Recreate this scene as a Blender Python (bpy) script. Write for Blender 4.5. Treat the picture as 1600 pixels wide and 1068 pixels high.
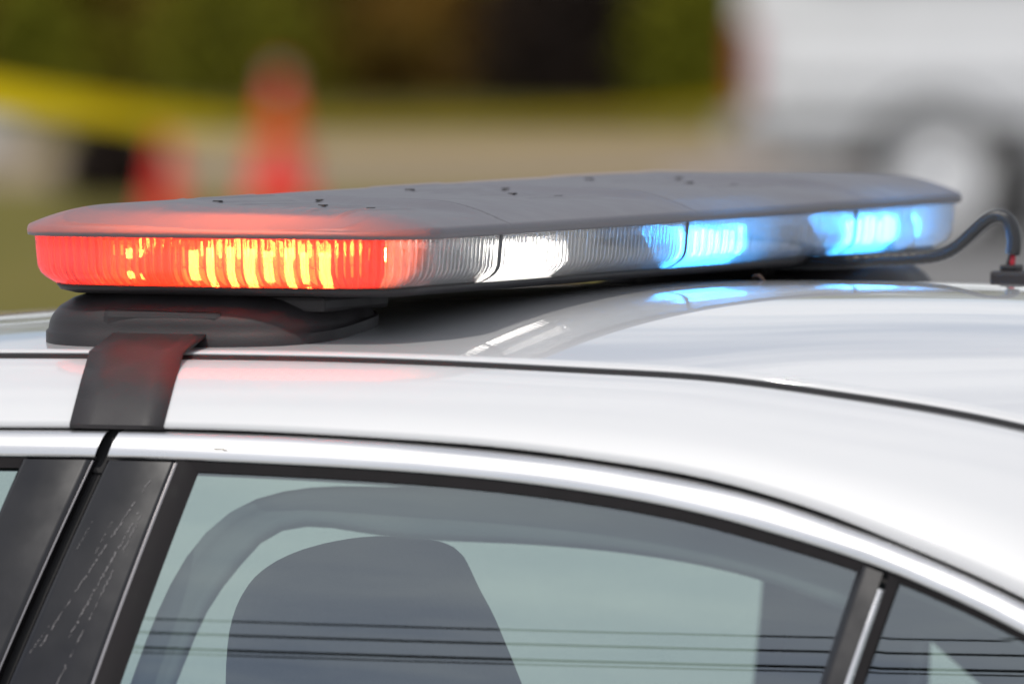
import bpy, bmesh, math, random
import numpy as np
from mathutils import Vector, Matrix, noise as mnoise

random.seed(7)
for o in list(bpy.data.objects):
    bpy.data.objects.remove(o)
scene = bpy.context.scene
COL = scene.collection
R = math.radians

# ------------------------------------------------------------------ camera, sky, sun, exposure
CAM = Vector((3.727, -8.773, 1.82))
YAW, PITCH = R(23.0), R(2.2018)
cd = bpy.data.cameras.new("camera")
camera = bpy.data.objects.new("camera", cd)
COL.objects.link(camera)
camera.location = CAM
camera.rotation_euler = (math.pi / 2 - PITCH, 0.0, YAW)
cd.sensor_width = 36.0
cd.lens = 36.0 * 19060.0 / 1600.0
cd.clip_start = 0.5
cd.clip_end = 3000
cd.dof.use_dof = True
cd.dof.focus_distance = 9.2
cd.dof.aperture_fstop = cd.lens / 1000.0 / 0.060
scene.camera = camera

SUN_DIR = Vector((-0.22, -0.52, 0.83)).normalized()      # towards the sun
world = bpy.data.worlds.new("World")
scene.world = world
world.use_nodes = True
wn, wl = world.node_tree.nodes, world.node_tree.links
wn.clear()
w_out = wn.new("ShaderNodeOutputWorld")
w_bg = wn.new("ShaderNodeBackground")
w_sky = wn.new("ShaderNodeTexSky")
w_sky.sky_type = 'NISHITA'
w_sky.sun_disc = False
w_sky.sun_elevation = math.asin(SUN_DIR.z)
w_sky.sun_rotation = math.atan2(SUN_DIR.x, SUN_DIR.y)
w_sky.air_density = 1.0
w_sky.dust_density = 0.6
w_sky.ozone_density = 2.0
w_geo = wn.new("ShaderNodeTexCoord")
w_map = wn.new("ShaderNodeMapping")
w_map.inputs['Scale'].default_value = (1.0, 1.0, 2.6)
w_noi = wn.new("ShaderNodeTexNoise")
w_noi.inputs['Scale'].default_value = 4.2
w_noi.inputs['Detail'].default_value = 6.0
w_noi.inputs['Roughness'].default_value = 0.55
w_ramp = wn.new("ShaderNodeValToRGB")
w_ramp.color_ramp.elements[0].position = 0.34
w_ramp.color_ramp.elements[0].color = (0.05, 0.05, 0.05, 1)
w_ramp.color_ramp.elements[1].position = 0.58
w_ramp.color_ramp.elements[1].color = (1, 1, 1, 1)
w_mix = wn.new("ShaderNodeMix")
w_mix.data_type = 'RGBA'
w_mix.inputs['B'].default_value = (9.7, 9.9, 10.3, 1)     # sunlit cloud
wl.new(w_geo.outputs['Generated'], w_map.inputs['Vector'])
wl.new(w_map.outputs['Vector'], w_noi.inputs['Vector'])
wl.new(w_noi.outputs['Fac'], w_ramp.inputs['Fac'])
wl.new(w_ramp.outputs['Color'], w_mix.inputs['Factor'])
wl.new(w_sky.outputs['Color'], w_mix.inputs['A'])
wl.new(w_mix.outputs['Result'], w_bg.inputs['Color'])
w_bg.inputs['Strength'].default_value = 0.09
wl.new(w_bg.outputs['Background'], w_out.inputs['Surface'])

sd = bpy.data.lights.new("sun", 'SUN')
sd.energy = 2.0
sd.angle = R(0.55)
sd.color = (1.0, 0.955, 0.89)
sun = bpy.data.objects.new("sun", sd)
COL.objects.link(sun)
sun.rotation_euler = SUN_DIR.to_track_quat('Z', 'Y').to_euler()
sun.location = (-5, -12, 20)

vs = scene.view_settings
vs.view_transform = 'Standard'
vs.look = 'None'
vs.exposure = 0.0
vs.gamma = 1.0
cy = scene.cycles
cy.use_denoising = True
try:
    cy.denoiser = 'OPENIMAGEDENOISE'
except Exception:
    pass
cy.max_bounces = 14
cy.transparent_max_bounces = 24
cy.transmission_bounces = 12
cy.glossy_bounces = 6
cy.diffuse_bounces = 3
cy.caustics_refractive = False
cy.caustics_reflective = False
cy.sample_clamp_indirect = 8.0
cy.use_adaptive_sampling = True
cy.adaptive_threshold = 0.01

# ------------------------------------------------------------------ helpers
def mesh_obj(name, verts, faces, mat, parent=None, smooth=True):
    me = bpy.data.meshes.new(name)
    me.from_pydata([tuple(map(float, v)) for v in verts], [], faces)
    me.validate()
    me.update()
    if smooth:
        me.polygons.foreach_set("use_smooth", [True] * len(me.polygons))
    if mat is not None:
        me.materials.append(mat)
    o = bpy.data.objects.new(name, me)
    COL.objects.link(o)
    if parent is not None:
        o.parent = parent
    return o

def bm_obj(name, bm, mat, parent=None, smooth=False):
    me = bpy.data.meshes.new(name)
    bmesh.ops.recalc_face_normals(bm, faces=bm.faces)
    bm.to_mesh(me)
    bm.free()
    if smooth:
        me.polygons.foreach_set("use_smooth", [True] * len(me.polygons))
    me.materials.append(mat)
    o = bpy.data.objects.new(name, me)
    COL.objects.link(o)
    if parent is not None:
        o.parent = parent
    return o

def sharp(o, deg=35):
    """smooth shading with hard edges where faces turn by more than deg"""
    bm = bmesh.new()
    bm.from_mesh(o.data)
    for e in bm.edges:
        e.smooth = not (len(e.link_faces) == 2 and e.calc_face_angle(0) > R(deg))
    for f in bm.faces:
        f.smooth = True
    bm.to_mesh(o.data)
    bm.free()
    return o

def fix_normals(o):
    bm = bmesh.new()
    bm.from_mesh(o.data)
    bmesh.ops.recalc_face_normals(bm, faces=bm.faces)
    bm.to_mesh(o.data)
    bm.free()
    return o

def empty(name, loc=(0, 0, 0), rz=0.0):
    o = bpy.data.objects.new(name, None)
    COL.objects.link(o)
    o.location = loc
    o.rotation_euler = (0, 0, rz)
    o.empty_display_size = 0.2
    return o

def tag(o, label=None, cat=None, group=None, kind=None):
    if label: o["label"] = label
    if cat: o["category"] = cat
    if group: o["group"] = group
    if kind: o["kind"] = kind
    return o

def bm_box(bm, x0, x1, y0, y1, z0, z1, bevel=0.0, mtx=None):
    r = bmesh.ops.create_cube(bm, size=1.0)
    vsx = r['verts']
    for v in vsx:
        v.co = Vector(((x0 + x1) / 2 + v.co.x * (x1 - x0), (y0 + y1) / 2 + v.co.y * (y1 - y0), (z0 + z1) / 2 + v.co.z * (z1 - z0)))
    if bevel > 0:
        es = list({e for v in vsx for e in v.link_edges})
        r2 = bmesh.ops.bevel(bm, geom=es, offset=bevel, segments=2, affect='EDGES', profile=0.6)
        vsx = list({v for f in r2['faces'] for v in f.verts} | {v for v in vsx if v.is_valid})
    if mtx is not None:
        bmesh.ops.transform(bm, matrix=mtx, verts=[v for v in vsx if v.is_valid])

def box(name, x0, x1, y0, y1, z0, z1, mat, parent=None, bevel=0.0, mtx=None):
    bm = bmesh.new()
    bm_box(bm, x0, x1, y0, y1, z0, z1, bevel, mtx)
    return bm_obj(name, bm, mat, parent)

def grid_faces(nu, nv, closed_u=False):
    f = []
    for j in range(nv - 1):
        for i in range(nu if closed_u else nu - 1):
            a, b = j * nu + i, j * nu + (i + 1) % nu
            f.append((a, b, b + nu, a + nu))
    return f

def grid_obj(name, rows, mat, parent=None, closed_u=False, smooth=True, thick=0.0):
    nu, nv = len(rows[0]), len(rows)
    v = [p for r in rows for p in r]
    f = grid_faces(nu, nv, closed_u)
    o = mesh_obj(name, v, f, mat, parent, smooth)
    if thick:
        m = o.modifiers.new("solid", 'SOLIDIFY')
        m.thickness = abs(thick)
        m.offset = -1.0 if thick > 0 else 1.0
    return o

def tube(name, pts, rad, mat, parent=None, seg=10, ring=None, cap=True):
    """swept tube; rad number or list; ring(i)-> radius factor"""
    n = len(pts)
    P = [Vector(p) for p in pts]
    rows = []
    ref = None
    for i in range(n):
        t = (P[min(i + 1, n - 1)] - P[max(i - 1, 0)]).normalized()
        if ref is None:
            ref = Vector((0, 0, 1)) if abs(t.z) < 0.9 else Vector((1, 0, 0))
        a = (ref - t * ref.dot(t)).normalized()
        ref = a
        b = t.cross(a)
        rr = rad[i] if isinstance(rad, (list, tuple)) else rad
        if ring: rr *= ring(i)
        rows.append([P[i] + a * (rr * math.cos(2 * math.pi * k / seg)) + b * (rr * math.sin(2 * math.pi * k / seg)) for k in range(seg)])
    v = [p for r in rows for p in r]
    f = grid_faces(seg, n, True)
    if cap:
        f.append(tuple(range(seg - 1, -1, -1)))
        f.append(tuple(range((n - 1) * seg, n * seg)))
    return fix_normals(mesh_obj(name, v, f, mat, parent))

def spline(tab):
    """natural cubic spline through (x, v) pairs, linear outside"""
    xs = np.array([t[0] for t in tab], float)
    ys = np.array([t[1] for t in tab], float)
    n = len(xs)
    hh = np.diff(xs)
    A = np.zeros((n, n)); b = np.zeros(n)
    A[0, 0] = A[-1, -1] = 1
    for i in range(1, n - 1):
        A[i, i - 1] = hh[i - 1]; A[i, i] = 2 * (hh[i - 1] + hh[i]); A[i, i + 1] = hh[i]
        b[i] = 6 * ((ys[i + 1] - ys[i]) / hh[i] - (ys[i] - ys[i - 1]) / hh[i - 1])
    m = np.linalg.solve(A, b)
    def f(x):
        if x <= xs[0]:
            s = (ys[1] - ys[0]) / hh[0] - hh[0] * m[1] / 6
            return ys[0] + s * (x - xs[0])
        if x >= xs[-1]:
            s = (ys[-1] - ys[-2]) / hh[-1] + hh[-1] * m[-2] / 6
            return ys[-1] + s * (x - xs[-1])
        i = min(max(int(np.searchsorted(xs, x)) - 1, 0), n - 2)
        a, c = xs[i + 1] - x, x - xs[i]
        return (m[i] * a ** 3 + m[i + 1] * c ** 3) / (6 * hh[i]) + (ys[i] / hh[i] - m[i] * hh[i] / 6) * a + (ys[i + 1] / hh[i] - m[i + 1] * hh[i] / 6) * c
    return f

def smooth(a, b, x):
    t = min(max((x - a) / (b - a), 0.0), 1.0)
    return t * t * (3 - 2 * t)

def lerp(a, b, t): return a + (b - a) * t

# ------------------------------------------------------------------ materials
def principled(name, col, rough=0.5, metal=0.0, spec=0.5, coat=0.0, coat_rough=0.03):
    m = bpy.data.materials.new(name)
    m.use_nodes = True
    b = m.node_tree.nodes['Principled BSDF']
    b.inputs['Base Color'].default_value = (*col, 1)
    b.inputs['Roughness'].default_value = rough
    b.inputs['Metallic'].default_value = metal
    b.inputs['Specular IOR Level'].default_value = spec
    b.inputs['Coat Weight'].default_value = coat
    b.inputs['Coat Roughness'].default_value = coat_rough
    return m

def vary(m, scale=8.0, lo=0.8, hi=1.2, rough_var=0.0, bump=0.0, bump_scale=200.0, detail=5.0, tint=None, coord='Object', stretch=None):
    """procedural mottling of colour and roughness plus fine relief"""
    nt = m.node_tree; N, L = nt.nodes, nt.links
    b = N['Principled BSDF']
    tc = N.new('ShaderNodeTexCoord')
    vec = tc.outputs[coord]
    if stretch:
        mp = N.new('ShaderNodeMapping'); mp.inputs['Scale'].default_value = stretch
        L.new(vec, mp.inputs['Vector']); vec = mp.outputs['Vector']
    nz = N.new('ShaderNodeTexNoise'); nz.inputs['Scale'].default_value = scale; nz.inputs['Detail'].default_value = detail
    L.new(vec, nz.inputs['Vector'])
    col = b.inputs['Base Color'].default_value[:]
    mx = N.new('ShaderNodeMix'); mx.data_type = 'RGBA'
    mr = N.new('ShaderNodeMapRange'); mr.inputs['From Min'].default_value = 0.3; mr.inputs['From Max'].default_value = 0.7
    L.new(nz.outputs['Fac'], mr.inputs['Value'])
    L.new(mr.outputs['Result'], mx.inputs['Factor'])
    t = tint or (1, 1, 1)
    mx.inputs['A'].default_value = (*[c * lo for c in col[:3]], 1)
    mx.inputs['B'].default_value = (*[min(1, c * hi * k) for c, k in zip(col[:3], t)], 1)
    L.new(mx.outputs['Result'], b.inputs['Base Color'])
    if rough_var:
        r0 = b.inputs['Roughness'].default_value
        mr2 = N.new('ShaderNodeMapRange')
        mr2.inputs['From Min'].default_value = 0.3; mr2.inputs['From Max'].default_value = 0.7
        mr2.inputs['To Min'].default_value = max(0, r0 - rough_var); mr2.inputs['To Max'].default_value = min(1, r0 + rough_var)
        L.new(nz.outputs['Fac'], mr2.inputs['Value']); L.new(mr2.outputs['Result'], b.inputs['Roughness'])
    if bump:
        n2 = N.new('ShaderNodeTexNoise'); n2.inputs['Scale'].default_value = bump_scale; n2.inputs['Detail'].default_value = 3
        L.new(vec, n2.inputs['Vector'])
        bp = N.new('ShaderNodeBump'); bp.inputs['Strength'].default_value = bump; bp.inputs['Distance'].default_value = 0.002
        L.new(n2.outputs['Fac'], bp.inputs['Height']); L.new(bp.outputs['Normal'], b.inputs['Normal'])
    return m

M = {}
M['paint'] = vary(principled('white_paint', (0.68, 0.68, 0.69), 0.42, coat=1.0, coat_rough=0.025), 3.0, 0.985, 1.01, stretch=(1, 3, 3))
M['chrome'] = vary(principled('satin_trim', (0.74, 0.735, 0.745), 0.27, 0.9), 14, 0.94, 1.04, 0.05, stretch=(0.25, 4, 4))
M['gap'] = principled('gap_shadow_rubber', (0.012, 0.011, 0.012), 0.75)
M['rubber'] = vary(principled('rubber', (0.014, 0.012, 0.013), 0.8, spec=.3), 60, 0.7, 1.4, 0.1)
M['gloss_black'] = vary(principled('gloss_black_pillar', (0.009, 0.008, 0.009), 0.18, spec=0.6, coat=0.0, coat_rough=0.08), 30, 0.85, 1.25, 0.03, 0.015, 10.0)
M['cover'] = vary(principled('grey_plastic_cover', (0.128, 0.122, 0.138), 0.42, spec=0.45), 30, 0.93, 1.07, 0.05, 0.10, 700)
def translucent(m, col, fac):
    N, L = m.node_tree.nodes, m.node_tree.links
    out = next(n for n in N if n.type == 'OUTPUT_MATERIAL'); b = N['Principled BSDF']
    t = N.new('ShaderNodeBsdfTranslucent'); t.inputs['Color'].default_value = (*col, 1)
    mx = N.new('ShaderNodeMixShader'); mx.inputs['Fac'].default_value = fac
    L.new(b.outputs['BSDF'], mx.inputs[1]); L.new(t.outputs['BSDF'], mx.inputs[2]); L.new(mx.outputs['Shader'], out.inputs['Surface'])
translucent(M['cover'], (0.5, 0.5, 0.5), 0.04)  # added translucence: lamps tint the cover, standing in for lens bloom
M['black_plastic'] = vary(principled('black_plastic', (0.024, 0.021, 0.023), 0.5, spec=0.4), 40, 0.85, 1.2, 0.06, 0.15, 900)
M['strap'] = vary(principled('black_strap', (0.030, 0.027, 0.029), 0.55, spec=0.4), 50, 0.85, 1.25, 0.06, 0.12, 700)
M['cable'] = principled('cable_conduit', (0.02, 0.02, 0.022), 0.22, spec=0.6)
M['tray'] = principled('lamp_tray', (0.10, 0.10, 0.105), 0.5)
M['core'] = vary(principled('lamp_core', (0.5, 0.5, 0.52), 0.4, 0.2), 60, 0.7, 1.2)
M['reflector'] = principled('reflector', (0.84, 0.84, 0.86), 0.24, 0.85)
M['interior'] = vary(principled('cabin_trim', (0.035, 0.040, 0.048), 0.8), 20, 0.8, 1.2)
M['headliner'] = vary(principled('headliner', (0.12, 0.125, 0.135), 0.9), 20, 0.9, 1.1)
M['seat'] = vary(principled('seat_cloth', (0.028, 0.028, 0.032), 0.85), 120, 0.8, 1.25, 0, 0.3, 500)
M['steel'] = principled('wheel_steel', (0.35, 0.35, 0.36), 0.4, 0.8)
M['tyre'] = vary(principled('tyre', (0.02, 0.02, 0.02), 0.85), 30, 0.8, 1.3)
M['brown_leaf'] = principled('dry_leaf', (0.06, 0.03, 0.018), 0.8)
M['red_wire'] = principled('red_wire', (0.55, 0.03, 0.05), 0.4)
M['scratch'] = principled('scratch', (0.15, 0.14, 0.145), 0.6)
M['dirt'] = principled('bird_speck', (0.42, 0.38, 0.33), 0.8)

def glass_thin(name, tint, f0=0.14, rough=0.0):
    """thin window pane: tinted see-through with Fresnel reflection of the sky"""
    m = bpy.data.materials.new(name); m.use_nodes = True
    N, L = m.node_tree.nodes, m.node_tree.links
    N.clear()
    out = N.new('ShaderNodeOutputMaterial')
    tr = N.new('ShaderNodeBsdfTransparent'); tr.inputs['Color'].default_value = (*tint, 1)
    gl = N.new('ShaderNodeBsdfGlossy'); gl.inputs['Roughness'].default_value = rough; gl.inputs['Color'].default_value = (0.88, 0.97, 1.0, 1)
    lw = N.new('ShaderNodeLayerWeight'); lw.inputs['Blend'].default_value = 0.5
    pw = N.new('ShaderNodeMath'); pw.operation = 'POWER'; pw.inputs[1].default_value = 5.0
    ad = N.new('ShaderNodeMapRange'); ad.inputs['To Min'].default_value = f0; ad.inputs['To Max'].default_value = 1.0
    mx = N.new('ShaderNodeMixShader')
    L.new(lw.outputs['Facing'], pw.inputs[0]); L.new(pw.outputs['Value'], ad.inputs['Value']); L.new(ad.outputs['Result'], mx.inputs['Fac'])
    L.new(tr.outputs['BSDF'], mx.inputs[1]); L.new(gl.outputs['BSDF'], mx.inputs[2])
    L.new(mx.outputs['Shader'], out.inputs['Surface'])
    return m
M['glass'] = glass_thin('side_glass', (0.74, 0.86, 0.82), 0.22)

def lens_mat(name, tint, clear=0.42, haze=0.10):
    """clear ribbed plastic: partly straight-through, partly refracting, a little milky"""
    m = bpy.data.materials.new(name); m.use_nodes = True
    N, L = m.node_tree.nodes, m.node_tree.links
    N.clear()
    out = N.new('ShaderNodeOutputMaterial')
    tr = N.new('ShaderNodeBsdfTransparent'); tr.inputs['Color'].default_value = (*tint, 1)
    gs = N.new('ShaderNodeBsdfGlass'); gs.inputs['IOR'].default_value = 1.46; gs.inputs['Roughness'].default_value = 0.045
    gs.inputs['Color'].default_value = (*tint, 1)
    tl = N.new('ShaderNodeBsdfTranslucent'); tl.inputs['Color'].default_value = (*tint, 1)
    df = N.new('ShaderNodeBsdfDiffuse'); df.inputs['Color'].default_value = (*[0.85 * c for c in tint], 1)
    mx = N.new('ShaderNodeMixShader'); mx.inputs['Fac'].default_value = 1 - clear
    md = N.new('ShaderNodeMixShader'); md.inputs['Fac'].default_value = 0.5
    m2 = N.new('ShaderNodeMixShader'); m2.inputs['Fac'].default_value = haze
    L.new(tr.outputs['BSDF'], mx.inputs[1]); L.new(gs.outputs['BSDF'], mx.inputs[2])
    L.new(tl.outputs['BSDF'], md.inputs[1]); L.new(df.outputs['BSDF'], md.inputs[2])
    L.new(mx.outputs['Shader'], m2.inputs[1]); L.new(md.outputs['Shader'], m2.inputs[2])
    L.new(m2.outputs['Shader'], out.inputs['Surface'])
    return m
M['lens'] = lens_mat('clear_lens', (0.98, 0.98, 0.985), 0.12, 0.20)
M['lens_red'] = lens_mat('red_lens', (1.0, 0.50, 0.56), 0.045, 0.24)
M['lens_blue'] = lens_mat('blue_lens', (0.80, 0.92, 1.0), 0.12, 0.16)

def emit(name, col, strength):
    m = bpy.data.materials.new(name); m.use_nodes = True
    N, L = m.node_tree.nodes, m.node_tree.links
    N.clear()
    out = N.new('ShaderNodeOutputMaterial')
    e = N.new('ShaderNodeEmission'); e.inputs['Color'].default_value = (*col, 1); e.inputs['Strength'].default_value = strength
    L.new(e.outputs['Emission'], out.inputs['Surface'])
    return m
M['led_red'] = emit('led_red', (1.0, 0.11, 0.014), 2000)
M['led_white'] = emit('led_white', (1.0, 0.95, 0.86), 10)
M['led_blue'] = emit('led_blue', (0.05, 0.38, 1.0), 150)
M['led_off'] = principled('led_off', (0.75, 0.72, 0.55), 0.3)

# ------------------------------------------------------------------ street frame (the road crosses at an angle to the car)
SR = Vector((math.cos(YAW), math.sin(YAW), 0))
SD = Vector((-math.sin(YAW), math.cos(YAW), 0))
O0 = Vector((CAM.x, CAM.y, 0))
def st(a, b, z=0.0):
    p = O0 + SR * a + SD * b
    return Vector((p.x, p.y, z))

def ground_mat(name, c1, c2, scale, bump=0.0, c3=None):
    m = principled(name, c1, 0.95, spec=0.2)
    N, L = m.node_tree.nodes, m.node_tree.links
    b = N['Principled BSDF']
    tc = N.new('ShaderNodeTexCoord')
    n1 = N.new('ShaderNodeTexNoise'); n1.inputs['Scale'].default_value = scale; n1.inputs['Detail'].default_value = 8
    n2 = N.new('ShaderNodeTexNoise'); n2.inputs['Scale'].default_value = scale * 0.09; n2.inputs['Detail'].default_value = 3
    L.new(tc.outputs['Object'], n1.inputs['Vector']); L.new(tc.outputs['Object'], n2.inputs['Vector'])
    r1 = N.new('ShaderNodeValToRGB'); r1.color_ramp.elements[0].position = 0.35; r1.color_ramp.elements[1].position = 0.65
    r1.color_ramp.elements[0].color = (*c1, 1); r1.color_ramp.elements[1].color = (*c2, 1)
    L.new(n1.outputs['Fac'], r1.inputs['Fac'])
    if c3:
        r2 = N.new('ShaderNodeValToRGB'); r2.color_ramp.elements[0].position = 0.42; r2.color_ramp.elements[1].position = 0.62
        L.new(n2.outputs['Fac'], r2.inputs['Fac'])
        mx = N.new('ShaderNodeMix'); mx.data_type = 'RGBA'
        L.new(r2.outputs['Color'], mx.inputs['Factor']); L.new(r1.outputs['Color'], mx.inputs['A'])
        mx.inputs['B'].default_value = (*c3, 1)
        L.new(mx.outputs['Result'], b.inputs['Base Color'])
    else:
        L.new(r1.outputs['Color'], b.inputs['Base Color'])
    return m
M['grass'] = ground_mat('grass', (0.105, 0.098, 0.010), (0.145, 0.125, 0.016), 6, c3=(0.17, 0.135, 0.025))
M['concrete'] = ground_mat('concrete', (0.42, 0.42, 0.40), (0.50, 0.495, 0.48), 5, c3=(0.46, 0.45, 0.43))
M['asphalt'] = ground_mat('asphalt', (0.33, 0.245, 0.18), (0.40, 0.30, 0.22), 4, c3=(0.36, 0.27, 0.20))
M['dark_asphalt'] = ground_mat('dark_asphalt', (0.17, 0.165, 0.165), (0.22, 0.215, 0.21), 4)

def sheet(name, a0, a1, b0, b1, z, mat):
    v = [st(a0, b0, z), st(a1, b0, z), st(a1, b1, z), st(a0, b1, z)]
    o = mesh_obj(name, v, [(0, 1, 2, 3)], mat, None, False)
    return tag(o, kind='structure')
gnd = sheet('ground', -1500, 1500, -1500, 1500, 0.0, M['grass'])
sheet('road', -300, 300, 72.5, 81.5, 0.004, M['asphalt'])
sheet('parking_lot', -70, 70, -60, 47.0, 0.004, M['concrete'])
sheet('driveway', 0.9, 14, 47.0, 72.5, 0.006, M['dark_asphalt'])

# ------------------------------------------------------------------ the patrol car
def w(x, z):
    """half width of the side of the car at height z: tumblehome with barrel curve and plan taper"""
    dz = 1.387 - z
    return .642 + .55 * dz - .385 * dz * dz - .06 * (x - .05) ** 2
def yd(x): return .555 - .05 * (x - .05) ** 2
BELT = 0.99
PI_ = math.pi
z_ditch = spline([(-1.40, 1.03), (-1.10, 1.235), (-.88, 1.370), (-.70, 1.428), (-.45, 1.452), (-.1776, 1.4599), (-.0716, 1.4611), (.0537, 1.4617), (.136, 1.461), (.2276, 1.4587), (.3132, 1.4558), (.3879, 1.4527), (.4374, 1.4483), (.4866, 1.4425), (.5598, 1.4329), (.6325, 1.4202), (.80, 1.376), (1.0, 1.297), (1.2, 1.195), (1.5, 1.04)])
z_side = spline([(-1.40, 0.985), (-1.12, 1.165), (-.90, 1.29), (-.65, 1.372), (-.40, 1.404), (-.1428, 1.4119), (-.0381, 1.4134), (.0655, 1.4129), (.1683, 1.4096), (.2701, 1.4041), (.3464, 1.3963), (.4225, 1.3858), (.4736, 1.375), (.5249, 1.3611), (.5764, 1.3441), (.6275, 1.3263), (.6785, 1.3067), (.85, 1.222), (1.0, 1.122), (1.15, 1.0), (1.5, .985)])
z_tu = spline([(-1.40, 0.981), (-1.12, 1.160), (-.90, 1.286), (-.65, 1.368), (-.40, 1.400), (-.1418, 1.4083), (-.037, 1.4092), (.0666, 1.4083), (.1694, 1.4051), (.2714, 1.3986), (.3477, 1.3909), (.4239, 1.3795), (.4749, 1.3687), (.5262, 1.3548), (.5773, 1.3392), (.6285, 1.3209), (.6796, 1.3005), (.85, 1.214), (1.0, 1.112), (1.13, .992)])
z_tl = spline([(-1.36, 0.985), (-1.12, 1.135), (-.90, 1.262), (-.65, 1.347), (-.40, 1.380), (-.1365, 1.3885), (-.0318, 1.3891), (.0719, 1.3874), (.1744, 1.3842), (.2762, 1.3779), (.3524, 1.3697), (.4286, 1.3576), (.4796, 1.3464), (.5304, 1.3339), (.5813, 1.3187), (.6323, 1.3005), (.6833, 1.2793), (.85, 1.19), (1.0, 1.085), (1.10, .99)])
def z_gl(x): return z_tl(x) - 0.0072
def z_ql(x): return z_tl(x) - 0.0046
z_crown = spline([(-.75, 1.438), (-.6, 1.457), (-.44, 1.471), (-.3, 1.4815), (-.1, 1.493), (.1, 1.500), (.25, 1.5025), (.4, 1.5005), (.55, 1.493), (.7, 1.478), (.86, 1.455)])
def z_roof(x, y):
    y0 = yd(x) - 0.002
    a, b = z_crown(x), z_ditch(x) + 0.0028
    return b + (a - b) * (1 - min(abs(y) / y0, 1) ** 2.2)

DX = 0.0          # the far door pillar sits a little further back
x_bgap = lambda z: DX - .0482 + (z - 1.408) * 0.276
x_bl = lambda z: DX - .118 + (z - 1.388) * 0.25
x_br = lambda z: DX + .0104 + (z - 1.388) * 0.20
x_seal = lambda z: DX + .0248 + (z - 1.382) * 0.193
x_ql = lambda z: .5552 + (z - 1.330) * 0.175
x_qr = lambda z: .5769 + (z - 1.321) * 0.199

car = empty('police_car', (0, 0, 0))
tag(car, 'white patrol car with chrome window trim, carrying a flashing light bar on its roof', 'car')

PARTS_SIDE = []
def side_pair(name, rows, mat, thick=0.0, label=None, closed=False):
    """builds a part on the near side and its mirror image on the far side"""
    global DX
    fn = rows if callable(rows) else (lambda: rows)
    DX = 0.0
    o1 = grid_obj(name, fn(), mat, car, closed, True, 0)
    DX = 0.085
    far = fn()
    DX = 0.0
    o2 = grid_obj(name, [[(p[0], -p[1], p[2]) for p in r][::-1] for r in far], mat, car, closed, True, 0)
    for o in (o1, o2):
        if thick:
            m = o.modifiers.new("solid", 'SOLIDIFY'); m.thickness = thick; m.offset = -1.0
    return o1, o2

# roof skin with rolled edge
xs = np.linspace(-.74, .86, 90)
rows = []
for x in xs:
    r = []
    y0 = yd(x) - 0.0030
    for k in range(61):
        y = -y0 + 2 * y0 * k / 60
        z = z_roof(x, y)
        r.append((x, y, z))
    r = [(x, -y0 + 0.0060, z_ditch(x) - 0.004), (x, -y0 + 0.0004, z_ditch(x) + 0.0021)] + r + [(x, y0 - 0.0004, z_ditch(x) + 0.0021), (x, y0 - 0.0060, z_ditch(x) - 0.004)]
    rows.append(r)
roof = grid_obj('roof_panel', rows, M['paint'], car)

# side rail from the roof seam down to the top of the doors (becomes the rear pillar)
xs = np.linspace(-1.38, 1.48, 150)
rows = []
for x in xs:
    D = Vector((x, -(yd(x) + 0.0022), z_ditch(x)))
    zg = z_side(x)
    G = Vector((x, -w(x, zg) - 0.001, zg))
    C = Vector((x, D.y + 0.66 * (G.y - D.y), D.z + 0.22 * (G.z - D.z)))
    r = [(x, D.y + 0.0006, D.z - 0.010), (x, D.y, D.z - 0.0016)]
    for k in range(1, 17):
        t = k / 16
        p = D * (1 - t) ** 2 + C * (2 * t * (1 - t)) + G * t * t
        r.append(tuple(p))
    r += [(x, G.y + 0.001, G.z - 0.0018), (x, G.y + 0.008, G.z - 0.0022)]
    rows.append(r)
side_pair('roof_rail', rows, M['paint'])

# dark channels behind the seams
rows = []
for x in xs:
    y = -(yd(x)); z = z_ditch(x)
    rows.append([(x, y + 0.010, z + 0.0006), (x, y + 0.0045, z + 0.0017), (x, y + 0.0018, z + 0.0011), (x, y - 0.0012, z - 0.0012), (x, y - 0.0035, z - 0.0022), (x, y - 0.02, z - 0.016)])
side_pair('roof_seam', rows, M['gap'])
rows = []
for x in np.linspace(-1.34, 1.08, 120):
    r = []
    for f in np.linspace(0, 1, 7):
        z = lerp(z_side(x) + 0.006, z_tl(x) - 0.010, f)
        r.append((x, -(w(x, z) - 0.0075), z))
    rows.append(r)
side_pair('door_seal', rows, M['gap'])

def strip(top, bot, xl, xr, nx, nf, off, ext=0.0):
    rows = []
    for j in range(nf):
        f = j / (nf - 1)
        r = []
        for i in range(nx):
            x = lerp(xl, xr, i / (nx - 1)) if not callable(xl) and not callable(xr) else None
            if x is None:
                za = 0.5 * (top(0) + bot(0))
                zz = lerp(top(-.05), bot(-.05), f)
                a = xl(zz) if callable(xl) else xl
                b = xr(zz) if callable(xr) else xr
                x = lerp(a, b, i / (nx - 1))
            z = lerp(top(x), bot(x), f)
            r.append((x, -(w(x, z) + off(f)), z))
        rows.append(r)
    return rows
trim_off = lambda f: 0.0045 * math.sin(math.pi * min(max(f, 0), 1)) ** 0.6 - (0.006 if f in (0, 1) else 0)
trim_near, _tf = side_pair('window_trim', lambda: strip(lambda x: z_tu(x) + .0011, z_tl, lambda z: x_bgap(z) + 0.0050, 1.075, 110, 13, trim_off), M['chrome'])
side_pair('window_trim', lambda: strip(lambda x: z_tu(x) + .0011, z_tl, -1.33, lambda z: x_bgap(z) - 0.0055, 60, 13, trim_off), M['chrome'])

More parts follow.
